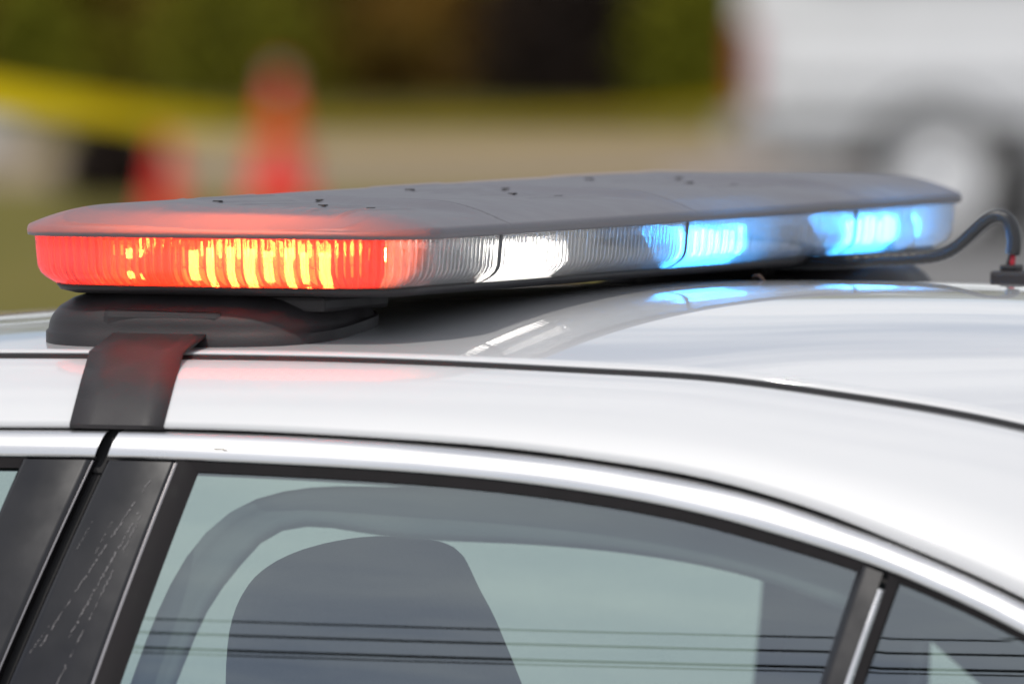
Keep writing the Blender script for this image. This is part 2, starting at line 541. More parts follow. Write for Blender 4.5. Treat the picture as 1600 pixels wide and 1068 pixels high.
def patch(top, bot, xl, xr, nx, nf, off):
    rows = []
    for j in range(nf):
        f = j / (nf - 1)
        r = []
        for i in range(nx):
            u = i / (nx - 1)
            z = lerp(1.38, BELT, f)
            for _ in range(12):
                x = lerp(xl(z), xr(z), u)
                z = lerp(top(x), bot(x), f)
            o = off(u, f) if callable(off) else off
            r.append((x, -(w(x, z) + o), z))
        rows.append(r)
    return rows
belt = lambda x: BELT
# black pillar covers of the front and the rear door
edge_off = lambda u, f: 0.002 - 0.009 * (smooth(0.93, 1.0, u) ** 2 + 0.4 * smooth(0.05, 0.0, u)) + 0.0018 * math.sin(math.pi * u)
pl = side_pair('pillar_cover', lambda: patch(lambda x: z_tl(x) - 0.0005, belt, x_bl, lambda z: x_bgap(z) - 0.0048, 24, 30, lambda u, f: edge_off(u, f)), M['gloss_black'])
pr = side_pair('pillar_cover', lambda: patch(lambda x: z_tl(x) - 0.0005, belt, lambda z: x_bgap(z) + 0.0048, x_br, 30, 30, lambda u, f: edge_off(u, f)), M['gloss_black'])
M['bead'] = principled('bevel_highlight', (0.42, 0.39, 0.39), 0.25, 0.9)  # added bright strips that stand in for highlights on the pillar cover bevels
side_pair('highlight_bead', lambda: patch(lambda x: z_tl(x) - 0.001, belt, lambda z: x_br(z) - 0.0040, lambda z: x_br(z) - 0.0012, 5, 30, lambda u, f: 0.0006 + 0.0016 * math.sin(PI_ * u)), M['bead'])
side_pair('highlight_bead', lambda: patch(lambda x: z_tl(x) - 0.001, belt, lambda z: x_bgap(z) - 0.0068, lambda z: x_bgap(z) - 0.0052, 4, 30, lambda u, f: 0.0006 + 0.0012 * math.sin(PI_ * u)), M['bead'])
# channel behind the door gap and rubber beside the panes
side_pair('door_seal', lambda: patch(lambda x: z_tl(x) + .02, belt, lambda z: x_bgap(z) - 0.03, lambda z: x_bgap(z) + 0.03, 5, 12, -0.0095), M['gap'])
side_pair('window_rubber', lambda: patch(lambda x: z_tl(x) + .001, belt, lambda z: x_br(z) - 0.003, lambda z: x_seal(z) + 0.001, 9, 24, lambda u, f: 0.0005 - 0.005 * u + 0.002 * math.sin(math.pi * u)), M['rubber'])
side_pair('window_rubber', lambda: patch(lambda x: z_tl(x) + .001, lambda x: z_gl(x), lambda z: 0.018, lambda z: x_ql(z) + .01, 90, 5, lambda u, f: 0.0005 - 0.004 * f), M['rubber'])
side_pair('window_rubber', lambda: patch(lambda x: z_tl(x) + .001, lambda x: z_ql(x), lambda z: x_qr(z) - .002, lambda z: 1.07, 60, 5, lambda u, f: 0.0005 - 0.004 * f), M['rubber'])
side_pair('window_rubber', lambda: patch(lambda x: z_tl(x) + .001, lambda x: z_gl(x), lambda z: -1.25, lambda z: x_bl(z) + .004, 60, 5, lambda u, f: 0.0005 - 0.004 * f), M['rubber'])
# rear quarter divider: rubber, black bar, bright bead
side_pair('window_divider', lambda: patch(lambda x: z_tl(x) - .001, belt, lambda z: x_ql(z) - .003, lambda z: x_ql(z) + .0185, 12, 20, lambda u, f: -0.003 + 0.005 * smooth(0.0, 0.3, u)), M['gloss_black'])
side_pair('window_bead', lambda: patch(lambda x: z_tl(x) - .012, belt, lambda z: x_qr(z) - .0050, lambda z: x_qr(z) + .0005, 7, 20, lambda u, f: 0.001 + 0.0035 * math.sin(math.pi * u)), M['chrome'])
side_pair('window_rubber', lambda: patch(lambda x: z_tl(x) - .001, belt, lambda z: x_qr(z) + .0003, lambda z: x_qr(z) + .008, 6, 20, lambda u, f: 0.001 - 0.004 * u), M['rubber'])
# panes
side_pair('window_pane', lambda: patch(lambda x: z_gl(x) + .004, belt, lambda z: x_seal(z) - .003, lambda z: x_ql(z) + .002, 60, 40, -0.0045), M['glass'])
side_pair('window_pane', lambda: patch(lambda x: z_ql(x) + .003, belt, lambda z: x_qr(z) + .003, lambda z: 1.09 - max(0, z - BELT) * 0.02, 40, 30, -0.0045), M['glass'])
side_pair('window_pane', lambda: patch(lambda x: z_gl(x) + .004, belt, lambda z: -1.30 + max(0, z - BELT) * 0.1, lambda z: x_bl(z) + .003, 60, 30, -0.0065), M['glass'])
# windscreen and rear window
rows = [[(lerp(-.74, -1.40, f), y * yd(lerp(-.74, -1.2, f)) * 1.0, lerp(z_roof(-.74, y * yd(-.74)), 1.0 + 0.03 * (1 - y * y), f) + 0.03 * math.sin(math.pi * f)) for y in np.linspace(-1, 1, 21)] for f in np.linspace(0, 1, 15)]
grid_obj('windscreen', rows, M['glass'], car)
rows = [[(lerp(.86, 1.50, f), y * yd(lerp(.86, 1.3, f)), lerp(z_roof(.86, y * yd(.86)), 1.03 + 0.02 * (1 - y * y), f) + 0.03 * math.sin(math.pi * f)) for y in np.linspace(-1, 1, 21)] for f in np.linspace(0, 1, 15)]
grid_obj('rear_window', rows, M['glass'], car)

# lower body, bonnet and boot as one skin, open under the cabin
zt = spline([(-2.62, .62), (-2.45, .74), (-2.0, .86), (-1.4, .985), (-1.2, .985), (1.4, .985), (1.5, 1.035), (2.0, 1.03), (2.3, .98), (2.42, .72)])
wb = spline([(-2.62, .55), (-2.4, .78), (-2.0, .88), (-1.4, .905), (0, .915), (1.4, .905), (2.0, .87), (2.3, .80), (2.42, .62)])
rows = []
for x in np.linspace(-2.62, 2.42, 70):
    t, b = zt(x), wb(x)
    ws = min(w(max(min(x, 1.4), -1.4), .985) + .004, b - 0.03)
    half = [(0.0, t + .02 if abs(x) > 1.42 else t - .10), (ws * .5, t + .015 if abs(x) > 1.42 else t - .10), (ws * .88, t if abs(x) > 1.42 else t - .06), (ws, t - .004), (b - .01, t - .09), (b, max(t - .28, .40)), (b - .01, .40), (b - .05, .24), (0.0, .20)]
    rows.append([(x, -y, z) for y, z in half] + [(x, y, z) for y, z in half[::-1]])
grid_obj('body', rows, M['paint'], car)
box('cabin_floor', -1.3, 1.42, -.72, .72, .90, .93, M['interior'], car)
# wheels
def wheel_parts(name, parent, c, r, wd, rim_r, rim_mat, axis, tyre_mat=None):
    """tyre ring with a dished rim; axis is the axle direction, outside face on +axis"""
    ax = Vector(axis).normalized(); up = Vector((0, 0, 1)); sd_ = ax.cross(up)
    c = Vector(c)
    def ring(profile, nm, mt, par):
        rr = [[c + ax * p[1] + (up * math.cos(t) + sd_ * math.sin(t)) * p[0] for t in np.linspace(0, 2 * math.pi, 36, endpoint=False)] for p in profile]
        return fix_normals(grid_obj(nm, rr, mt, par, True))
    ty = ring([(rim_r, -wd / 2), (r * .95, -wd / 2), (r, -wd * .35), (r, wd * .35), (r * .95, wd / 2), (rim_r, wd / 2)], name, tyre_mat or M['tyre'], parent)
    ring([(rim_r + .004, wd * .45), (rim_r * .92, wd * .46), (rim_r * .86, wd * .25), (rim_r * .45, wd * .22), (rim_r * .38, wd * .40), (.001, wd * .42)], 'rim', rim_mat, ty)
    return ty
for x in (-1.75, 1.18):
    for s in (-1, 1):
        wheel_parts('wheel', car, (x, s * .82, .335), .335, .235, .22, M['steel'], (0, s, 0))

# cabin: headliner, door trims, seats
rows = []
for x in np.linspace(-.70, .82, 40):
    y0 = yd(x) - 0.01
    rows.append([(x, y, z_roof(x, y) - 0.022) for y in np.linspace(-y0, y0, 31)])
grid_obj('headliner', rows, M['headliner'], car)
def inner(pts_out, pts_in, off, thick, mat):
    n = 40
    def res(pts):
        P = [Vector((p[0], 0, p[1])) for p in pts]
        L = [0]
        for a, b in zip(P, P[1:]): L.append(L[-1] + (b - a).length)
        fx = spline([(l, p.x) for l, p in zip(L, P)]); fz = spline([(l, p.z) for l, p in zip(L, P)])
        return [(fx(t), fz(t)) for t in np.linspace(0, L[-1], n)]
    A, B = res(pts_out), res(pts_in)
    rows = []
    for f in np.linspace(0, 1, 6):
        rows.append([(lerp(a[0], b[0], f), -(w(lerp(a[0], b[0], f), lerp(a[1], b[1], f)) - off - .01 * math.sin(math.pi * f)), lerp(a[1], b[1], f)) for a, b in zip(A, B)])
    return rows
trim_out = [(-.045, 1.05), (-.030, 1.13), (-.010, 1.225), (.005, 1.29), (.020, 1.325), (.045, 1.352), (.085, 1.3675), (.16, 1.372), (.25, 1.372), (.38, 1.362), (.48, 1.345), (.545, 1.322)]
trim_in = [(-.010, 1.05), (.002, 1.13), (.024, 1.215), (.034, 1.255), (.046, 1.290), (.060, 1.312), (.075, 1.331), (.16, 1.338), (.25, 1.334), (.38, 1.3265), (.48, 1.3085), (.54, 1.290)]
M['trim_grey'] = vary(principled('grey_cabin_trim', (0.10, 0.107, 0.11), 0.8), 20, .9, 1.1)
tr_ = grid_obj('door_trim', inner(trim_out, trim_in, .035, .01, M['interior']), M['trim_grey'], car)
tr_.modifiers.new("solid", 'SOLIDIFY').thickness = 0.008
# far pillar trim (wider than the pillar outside)
bm = bmesh.new()
for (x0, x1, x2, x3) in [(-.025, .125, -.010, .16)]:
    vv = []
    for yy in (.585, .612):
        for (x, z) in [(.01, .98), (.048, 1.14), (.060, 1.20), (.060, 1.32), (.03, 1.345), (.03, 1.40), (.45, 1.40), (.45, .98), (.215, 1.12), (.115, 1.20), (.09, .98)]:
            vv.append(bm.verts.new((x, yy - max(0, z - 1.2) * .25, z)))
    n = len(vv) // 2
    bm.faces.new(vv[:n]); bm.faces.new(vv[n:][::-1])
    for i in range(n):
        bm.faces.new((vv[i], vv[(i + 1) % n], vv[n + (i + 1) % n], vv[n + i]))
bm_obj('pillar_trim', bm, M['interior'], car)

def seat(x0, y0, lean_pts, wid):
    """high-backed front seat: profile (front edge, rear edge) swept across with rounded sides"""
    rows = []
    N = 15
    prof = lean_pts
    cx = sum(p[0] for p in prof) / len(prof); cz = sum(p[1] for p in prof) / len(prof)
    for j in range(N):
        s = -1 + 2 * j / (N - 1)
        k = 0.55 + 0.45 * math.sqrt(max(0.0, 1 - s * s))
        rows.append([(x0 + cx + (px - cx) * k, y0 + s * wid / 2, pz - max(0.0, pz - 1.02) * (1 - k) * .22) for px, pz in prof])
    v = [p for r in rows for p in r]; m_ = len(prof)
    f = grid_faces(m_, N, True) + [tuple(range(m_))[::-1], tuple(range((N - 1) * m_, N * m_))]
    return fix_normals(mesh_obj('seat', v, f, M['seat'], car))
dense = lambda pts, n=50: [(spline(list(enumerate([p[0] for p in pts])))(t), spline(list(enumerate([p[1] for p in pts])))(t)) for t in np.linspace(0, len(pts) - 1, n)]
driver = dense([(-.125, 1.00), (-.105, 1.10), (-.100, 1.20), (-.096, 1.252), (-.083, 1.281), (-.061, 1.2995), (-.028, 1.311), (.012, 1.3166), (.044, 1.3155), (.060, 1.309), (.078, 1.285), (.099, 1.259), (.130, 1.207), (.165, 1.14), (.205, 1.05), (.22, .98)])
seat(0, -.30, [(.02 + (x - .02) * .86, z) for x, z in driver], .24)
pas = dense([(-.62, .94), (-.60, 1.02), (-.585, 1.08), (-.56, 1.115), (-.53, 1.138), (-.49, 1.145), (-.45, 1.138), (-.43, 1.115), (-.42, 1.07), (-.40, 1.00), (-.37, .94)])
seat(.19, .36, pas, .28)

# scratches and specks on the rear door pillar cover
def on_side(x, z, off): return Vector((x, -(w(x, z) + off), z))
cover_top = pr[0]
def scratch(p0, p1, wd, gaps, seed):
    rnd = random.Random(seed)
    verts, faces = [], []
    n = 70
    for i in range(n):
        if mnoise.noise(Vector((i * .22, seed * 3.1, 0))) < gaps - .60 or rnd.random() < .05: continue
        t0, t1 = i / n, (i + 0.95) / n
        k = wd * rnd.uniform(0.15, 1.2)
        j = rnd.uniform(-.0006, .0006)
        b = len(verts)
        for t, e in ((t0, -1), (t0, 1), (t1, 1), (t1, -1)):
            x = lerp(p0[0], p1[0], t) + e * k / 2 + j
            z = lerp(p0[1], p1[1], t)
            u = (x - x_bgap(z) - .0065) / (x_br(z) - x_bgap(z) - .0065)
            verts.append(on_side(x, z, edge_off(min(max(u, 0), 1), 0) + .00035))
        faces.append((b, b + 1, b + 2, b + 3))
    return mesh_obj('scratch', verts, faces, M['scratch'], cover_top, False)
scratch((-.0085, 1.375), (-.0700, 1.255), .0011, .35, 1)
scratch((-.0120, 1.352), (-.0480, 1.262), .0013, .25, 2)
scratch((-.0095, 1.350), (-.0520, 1.225), .0009, .40, 3)
scratch((-.0480, 1.345), (-.0560, 1.325), .0007, .45, 4)
scratch((-.0320, 1.345), (-.0400, 1.322), .0008, .45, 5)
scratch((-.0660, 1.270), (-.0780, 1.250), .0009, .5, 6)
def speck(x, z, sx, sz, off, par):
    vv = [on_side(x, z, off + .0008)] + [on_side(x + sx * math.cos(t) * (1 + .3 * math.sin(3 * t)), z + sz * math.sin(t), off) for t in np.linspace(0, 2 * math.pi, 10, endpoint=False)]
    return mesh_obj('dirt_speck', vv, [(0, 1 + i, 1 + (i + 1) % 10) for i in range(10)], M['dirt'], par, True)
speck(-.0115, 1.262, .0035, .0020, -.002, cover_top)
speck(.041, 1.3985, .0055, .0007, .0047, trim_near)
speck(.047, 1.3978, .0030, .0005, .0047, trim_near)

# ------------------------------------------------------------------ the light bar
bar = empty('light_bar', (0, 0, 1.50))
tag(bar, 'flashing light bar with red, white and blue lamps under a grey ribbed cover', 'light bar')
BAR_Z = 1.50
def to_bar(o):
    o.parent = bar
    o.matrix_parent_inverse = Matrix.Translation((0, 0, -BAR_Z))
    return o

BX0, BX1, BY0, BY1 = -.185, .156, -.548, .640
CR4 = (.045, .060, .055, .062)      # far rear, far front, near front, near rear
def outline(n, inset=0.0):
    """closed plan of the bar, anticlockwise from the near end of the rear face, bowed rounded rectangle sampled evenly"""
    pts = []
    x0, x1, y0, y1 = BX0 + inset, BX1 - inset, BY0 + inset, BY1 - inset
    ra, rb, rc, rd = [max(r - inset, .01) for r in CR4]
    def arc(cx, cy, a0, r):
        for k in range(40):
            a = a0 + (math.pi / 2) * k / 40
            pts.append((cx + r * math.cos(a), cy + r * math.sin(a)))
    def line(ax, ay, bx, by):
        for k in range(200):
            t = k / 200
            pts.append((lerp(ax, bx, t), lerp(ay, by, t)))
    line(x1, y0 + rd, x1, y1 - ra); arc(x1 - ra, y1 - ra, 0, ra)
    line(x1 - ra, y1, x0 + rb, y1); arc(x0 + rb, y1 - rb, math.pi / 2, rb)
    line(x0, y1 - rb, x0, y0 + rc); arc(x0 + rc, y0 + rc, math.pi, rc)
    line(x0 + rc, y0, x1 - rd, y0); arc(x1 - rd, y0 + rd, 1.5 * math.pi, rd)
    cx, cy, hx, hy = (x0 + x1) / 2, (y0 + y1) / 2, (x1 - x0) / 2, (y1 - y0) / 2
    out = []
    for x, y in pts:
        p, q = (x - cx) / hx, (y - cy) / hy
        out.append((cx + hx * (p - .035 * p * q * q), cy + hy * (q - .022 * q * p * p * max(0, (abs(q) - .7) / .3))))
    P = np.array(out + [out[0]])
    L = np.concatenate([[0], np.cumsum(np.linalg.norm(np.diff(P, axis=0), axis=1))])
    t = np.linspace(0, L[-1], n, endpoint=False)
    return np.stack([np.interp(t, L, P[:, 0]), np.interp(t, L, P[:, 1])], 1), L[-1]
def normals2(P):
    d = np.roll(P, -1, 0) - np.roll(P, 1, 0)
    n = np.stack([d[:, 1], -d[:, 0]], 1)
    return n / np.linalg.norm(n, axis=1)[:, None]

# cover: crowned top with arched recesses and long grooves
Z_EDGE, Z_LIP = 1.549, 1.5575
OUT, PERI = outline(1600)
ang = OUT
_rm = OUT[OUT[:, 0] > -.017]; _rm = _rm[np.argsort(_rm[:, 1])]
_lm = OUT[OUT[:, 0] <= -.017]; _lm = _lm[np.argsort(_lm[:, 1])]
def x_right(y): return float(np.interp(y, _rm[:, 1], _rm[:, 0]))
def x_left(y): return float(np.interp(y, _lm[:, 1], _lm[:, 0]))
SEAMS = (-.364, 0.0, .364)
def arch_y(x, ys): return ys + .235 * (max(0, (.15 - x)) / .3) ** 1.35
def cover_z(x, y):
    d = min(x_right(y) - x, x - x_left(y), y - BY0, BY1 - y)
    d = max(d, 0)
    z = Z_LIP + .0160 * (1 - (1 - min(d / .085, 1)) ** 2.2)
    cut = 0.0
    for ys in SEAMS:
        s = arch_y(x, ys) - y
        if s > 0:
            band = smooth(0, .024, s) * (1 - min(max((s - .04) / .30, 0), 1))
            band *= smooth(.148, .085, x) * smooth(-.130, -.050, x)
            cut = max(cut, band)
    z -= .0058 * cut
    # fine ribs along the bar inside the recesses
    for ys in SEAMS:
        s = arch_y(x, ys) - y
        if .030 < s < .20 and -.135 < x < .085:
            g = (x + .105) / .031
            k = abs(g - round(g)) * .031
            z += .0013 * smooth(.0036, .0016, k) * smooth(.030, .045, s) * smooth(.20, .17, s)
    # seams between the cover mouldings
    for ys in SEAMS:
        s = abs(arch_y(x, ys) + .003 - y)
        if s < .0016 and x > .035:
            z -= .0010
    return z
NY, NX = 420, 170
ysamp = np.linspace(OUT[:, 1].min() + 1e-4, OUT[:, 1].max() - 1e-4, NY)
rows = []
for y in ysamp:
    xa, xb = x_left(y), x_right(y)
    rows.append([(lerp(xa, xb, t), y, cover_z(lerp(xa, xb, t), y)) for t in np.linspace(0, 1, NX)])
# weld the rim to a rolled skirt built around the outline
cov_v = [p for r in rows for p in r]
cov_f = grid_faces(NX, NY)
rim = [j * NX + NX - 1 for j in range(NY)] + [(NY - 1) * NX + i for i in range(NX - 2, -1, -1)] + [j * NX for j in range(NY - 2, -1, -1)] + [i for i in range(1, NX - 1)]
prev = rim
rimP = np.array([[cov_v[i][0], cov_v[i][1]] for i in rim])
cen = np.zeros(2)
rn = normals2(rimP)
for k in range(len(rn)):
    if rn[k] @ (rimP[k] - np.array([-.017, 0])) < 0: rn[k] = -rn[k]
for (o_, z_) in ((.0012, Z_LIP - .0015), (.0018, Z_LIP - .0045), (.0012, Z_EDGE + .0006), (-.002, Z_EDGE), (-.012, Z_EDGE + .001)):
    base = len(cov_v)
    for k in range(len(rim)):
        cov_v.append((rimP[k, 0] + rn[k, 0] * o_, rimP[k, 1] + rn[k, 1] * o_, z_))
    cur = list(range(base, base + len(rim)))
    n = len(rim)
    for k in range(n):
        cov_f.append((prev[k], cur[k], cur[(k + 1) % n], prev[(k + 1) % n]))
    prev = cur
cover = to_bar(fix_normals(mesh_obj('cover', cov_v, cov_f, M['cover'])))
for ys in SEAMS:
    for (dx, dy) in ((-.055, .045), (.020, -.055), (-.075, -.12), (.055, -.02)):
        x, y = dx, arch_y(dx, ys) + dy - .06
        zz = cover_z(x, y) + 0.0003
        bm = bmesh.new()
        bmesh.ops.create_cone(bm, cap_ends=True, segments=12, radius1=.0042, radius2=.0036, depth=.0010, matrix=Matrix.Translation((x, y, zz)))
        o = bm_obj('screw_plug', bm, M['black_plastic'])
        o.parent = cover

# lens: outer skin smooth, inner skin fluted
Z_LT, Z_LB = Z_EDGE + .0004, 1.5105
NF = 9
def lens_profile(f):
    """inset from the outline as a function of depth down the lens"""
    return .0040 + .0035 * f + .020 * max(0.0, (f - .55) / .45) ** 2.4
SEG = 3000
OUT_L, PER_L = outline(SEG)
NOR_L = normals2(OUT_L)
PITCH_FL = .0074
def lens_piece(name, i0, i1, mat):
    idx = [k % SEG for k in range(i0, i1 + 1)]
    n = len(idx)
    verts = []
    zrow = [0, .15, .3, .45, .6, .72, .82, .90, .96, 1.0]
    for layer in (0, 1):
        for f in zrow:
            z = lerp(Z_LT, Z_LB, f)
            for j, k in enumerate(idx):
                ins = lens_profile(f)
                if layer:
                    s = k / SEG * PER_L
                    ph = (s / PITCH_FL) % 1.0
                    ins += .0034 - .0019 * math.sin(math.pi * ph)
                    zz = z + (.0022 if f == 1.0 else 0)
                else:
                    zz = z
                p = OUT_L[k] - NOR_L[k] * ins
                verts.append((p[0], p[1], zz))
    nz_ = len(zrow)
    faces = []
    for layer in (0, 1):
        b = layer * n * nz_
        for j in range(nz_ - 1):
            for i in range(n - 1):
                a = b + j * n + i
                q = (a, a + 1, a + 1 + n, a + n)
                faces.append(q if layer == 0 else q[::-1])
    B = n * nz_
    for i in range(n - 1):
        faces.append((i + 1, i, B + i, B + i + 1))
        t = (nz_ - 1) * n
        faces.append((t + i, t + i + 1, B + t + i + 1, B + t + i))
    for j in range(nz_ - 1):
        a = j * n
        faces.append((a, a + n, B + a + n, B + a))
        a = j * n + n - 1
        faces.append((a + n, a, B + a, B + a + n))
    o = mesh_obj(name, verts, faces, mat)
    fix_normals(o)
    return to_bar(sharp(o, 40))
def idx_rear(y):      # nearest outline sample on the rear long face
    return int(np.argmin((OUT_L[:, 0] - .153) ** 2 * 0.2 + (OUT_L[:, 1] - y) ** 2 + (OUT_L[:, 0] < 0) * 9))
def idx_front(y):
    return int(np.argmin((OUT_L[:, 0] + .187) ** 2 * 0.2 + (OUT_L[:, 1] - y) ** 2 + (OUT_L[:, 0] > 0) * 9))
def idx_pt(x, y): return int(np.argmin((OUT_L[:, 0] - x) ** 2 + (OUT_L[:, 1] - y) ** 2))
i_c = idx_pt(.131, -.533)                       # where red ends on the rear near corner
i_cf = idx_pt(-.185, -.45)
r1, r2, r3 = idx_rear(-.364), idx_rear(0), idx_rear(.364)
f1, f2, f3 = idx_front(-.364), idx_front(0), idx_front(.364)
def span(a, b):
    return (a, b) if b > a else (a, b + SEG)
G_ = 2
lens_piece('end_lens', *span(i_cf, i_c), M['lens_red'])
lens_piece('lens', *span(i_c + 1, r1 - G_), M['lens'])
lens_piece('lens', *span(r1 + G_, r2 - G_), M['lens'])
lens_piece('lens', *span(r2 + G_, r3 - G_), M['lens'])
lens_piece('end_lens', *span(r3 + G_, f3 - G_), M['lens'])
lens_piece('lens', *span(f3 + G_, f2 - G_), M['lens'])
lens_piece('lens', *span(f2 + G_, f1 - G_), M['lens'])
lens_piece('lens', *span(f1 + G_, i_cf - 1), M['lens'])
# dark joints between the lens mouldings
for k in (r1, r2, r3, f1, f2, f3):
    verts = []
    for f in np.linspace(0, 1, 10):
        z = lerp(Z_LT, Z_LB, f)
        for e, dd in ((-1, .0004), (1, .0004), (1, -.0036), (-1, -.0036)):
            kk = (k + e * 2) % SEG
            p = OUT_L[kk] - NOR_L[k] * (lens_profile(f) - dd)
            verts.append((p[0], p[1], z))
    o = mesh_obj('lens_joint', verts, grid_faces(4, 10, True), M['tray'])
    to_bar(fix_normals(o))

# tray under the lens
PT, _ = outline(300, .024)
rows = []
for (ins, z) in ((.020, 1.5128), (.0235, 1.5085), (.034, 1.5060), (.08, 1.5040)):
    P, _ = outline(300, ins)
    rows.append([(p[0], p[1], z) for p in P])
tv = [p for r in rows for p in r]
tf = grid_faces(300, 4, True)
tv.append((-.017, 0, 1.504)); c0 = len(tv) - 1
tf += [(900 + i, 900 + (i + 1) % 300, c0) for i in range(300)]
tv.append((-.017, 0, 1.5128)); c1 = len(tv) - 1
tf += [(i, c1, (i + 1) % 300) for i in range(300)]
to_bar(fix_normals(mesh_obj('tray', tv, tf, M['black_plastic'])))
P_, _ = outline(200, .030)
to_bar(mesh_obj('lamp_floor', [(p[0], p[1], 1.5136) for p in P_], [tuple(range(200))], M['core'], None, False))
# inner core that carries the lamp modules
o = box('core', -.119, .085, -.460, .535, 1.5140, 1.5475, M['core'], None, .003); to_bar(o)

LRND = random.Random(21)
def module(cx, cy, face, length, led_mat, nled=6, height=.030, led_h=.0110, gap=.30):
    """lamp module: slanted tray reflector with a row of LEDs; face = direction angle in plan it shines to"""
    M_ = Matrix.Translation((cx, cy, 0)) @ Matrix.Rotation(face, 4, 'Z')
    L2 = length / 2
    z0, z1 = 1.5150, 1.5150 + height
    # local: x = outwards, y = along
    prof = [(.002, z0), (.030, z0 + .0015), (.031, z0 + .003), (.022, z0 + .0042), (.014, z0 + .0070), (.0085, z0 + .0110), (.0050, z0 + .0165), (.004, z1), (.022, z1 + .0005), (.022, z1 + .0015), (.0, z1 + .0015)]
    rows = []
    for j, s in enumerate(np.linspace(-1, 1, 2)):
        rows.append([M_ @ Vector((px, s * L2, pz)) for px, pz in prof])
    o = grid_obj('lamp_module', rows, M['reflector'], None, False, False)
    # end cheeks
    to_bar(o)
    bm = bmesh.new(); bm.from_mesh(o.data)
    for s in (-1, 1):
        vv = [bm.verts.new(M_ @ Vector((px, s * (L2 + .001), pz))) for px, pz in ((.002, z0), (.029, z0), (.012, z1), (.002, z1))]
        bm.faces.new(vv)
    bm.to_mesh(o.data); bm.free()
    step = length / nled
    for k in range(nled):
        yy = -L2 + step * (k + .5 + LRND.uniform(-.10, .10))
        lh = led_h * LRND.uniform(.72, 1.25)
        gp = gap * LRND.uniform(.75, 1.15)
        bm = bmesh.new()
        zc = z0 + (.0195 if led_h > .009 else .0225)
        bm_box(bm, .0055, .0085, yy - step * gp, yy + step * gp, zc - lh * .40, zc + lh * .60, .0008, M_)
        l = bm_obj('led', bm, led_mat)
        l.parent = o
    return o
PI = math.pi
# rear face, near to far
module(.088, -.428, 0, .095, M['led_off'], 4)
module(.088, -.270, 0, .140, M['led_white'], 9, .030, .0150, .30)
module(.088, -.092, 0, .150, M['led_off'], 6)
module(.088, .094, 0, .140, M['led_blue'], 9, .030, .0150, .30)
module(.088, .275, 0, .140, M['led_off'], 6)
module(.088, .440, 0, .120, M['led_blue'], 8, .030, .0150, .30)
# ends and corners
module(.008, -.466, -PI / 2, .120, M['led_red'], 8, .030, .0125, .26)
module(-.094, -.458, -PI * .66, .045, M['led_red'], 3, .030, .0075, .2)
module(.100, -.462, -PI * .25, .036, M['led_off'], 2)
module(-.02, .525, PI / 2, .150, M['led_blue'], 6)
module(.100, .525, PI * .2, .046, M['led_blue'], 2)
module(-.125, .515, PI * .75, .050, M['led_blue'], 2)
# front face
for yy in (-.27, -.09, .09, .27):
    module(-.122, yy, PI, .150, M['led_off'], 6)

# mounting feet, one at each side of the roof
def foot(sgn):
    cx, cyy = (-.052, -.4455) if sgn < 0 else (.042, -.478)
    hx, hy = .123, .080
    rows = []
    lev = [(1.0, -.003), (1.0, .0080), (.986, .0092), (.978, .0110), (.96, .0160), (.915, .0225), (.83, .0285), (.70, .0330), (.50, .0362), (.30, .0372)]
    for s, dz in lev:
        r = []
        for k in range(72):
            t = 2 * PI * k / 72
            c_, s_ = math.cos(t), math.sin(t)
            e = 0.62
            x = cx + hx * s * math.copysign(abs(c_) ** e, c_)
            y = cyy + (hy * (s if s > .9 else lerp(.9, s, .75))) * math.copysign(abs(s_) ** e, s_)
            zz = z_roof(x, y) if dz < .010 else z_roof(cx, cyy) * .6 + .4 * z_roof(x, y)
            r.append((x, y * (1 if sgn < 0 else -1), zz + dz))
        rows.append(r)
    v = [p for r in rows for p in r]
    f = grid_faces(72, len(rows), True)
    f.append(tuple(range(len(v) - 72, len(v))))
    o = sharp(fix_normals(mesh_obj('mounting_foot', v, f, M['black_plastic'])), 50)
    to_bar(o)
    ped = box('pedestal', -.098, .064, min(sgn * .50, sgn * .38), max(sgn * .50, sgn * .38), 1.494, 1.5055, M['black_plastic'], None, .003)
    to_bar(ped)
    # raised clamp housing above the strap
    cl = box('clamp_housing', -.108, -.010, min(sgn * .522, sgn * .43), max(sgn * .522, sgn * .43), 1.486, 1.5060, M['black_plastic'], None, .005)
    bm = bmesh.new(); bm.from_mesh(cl.data)
    for v_ in bm.verts:
        d = max(0, abs(v_.co.y) - .44) / .088
        v_.co.z -= .0125 * d
    bm.to_mesh(cl.data); bm.free()
    to_bar(cl)
    # strap over the roof edge, hooked into the door gap
    path = []
    for (y, z) in ((.495, 1.4835), (.508, 1.4818), (.570, 1.4655)):
        path.append((y, z))
    x = -.055
    D = Vector((yd(x), z_ditch(x))); zg = z_side(x); G = Vector((w(x, zg), zg))
    C = Vector((D.x + .66 * (G.x - D.x), D.y + .22 * (G.y - D.y)))
    for t in np.linspace(.32, 1.0, 12):
        p = D * (1 - t) ** 2 + C * (2 * t * (1 - t)) + G * t * t
        path.append((p.x + .0022, p.y + .0022 * (1 - t) + .0008))
    path.append((path[-1][0] - .0005, path[-1][1] - .003)); path.append((path[-1][0] - .008, path[-1][1] - .001))
    rows = []
    for (y, z) in path:
        sh = lerp(-.0015, .012, smooth(.55, .63, y))
        rows.append([(xx + sh, sgn * y, z) for xx in np.linspace(-.0965, -.0205, 5)])
    o = grid_obj('strap', rows, M['strap'], None)
    sharp(o, 25)
    m = o.modifiers.new('solid', 'SOLIDIFY'); m.thickness = .0022; m.offset = 1.0 if sgn < 0 else -1.0
    to_bar(o)
foot(-1)
foot(1)

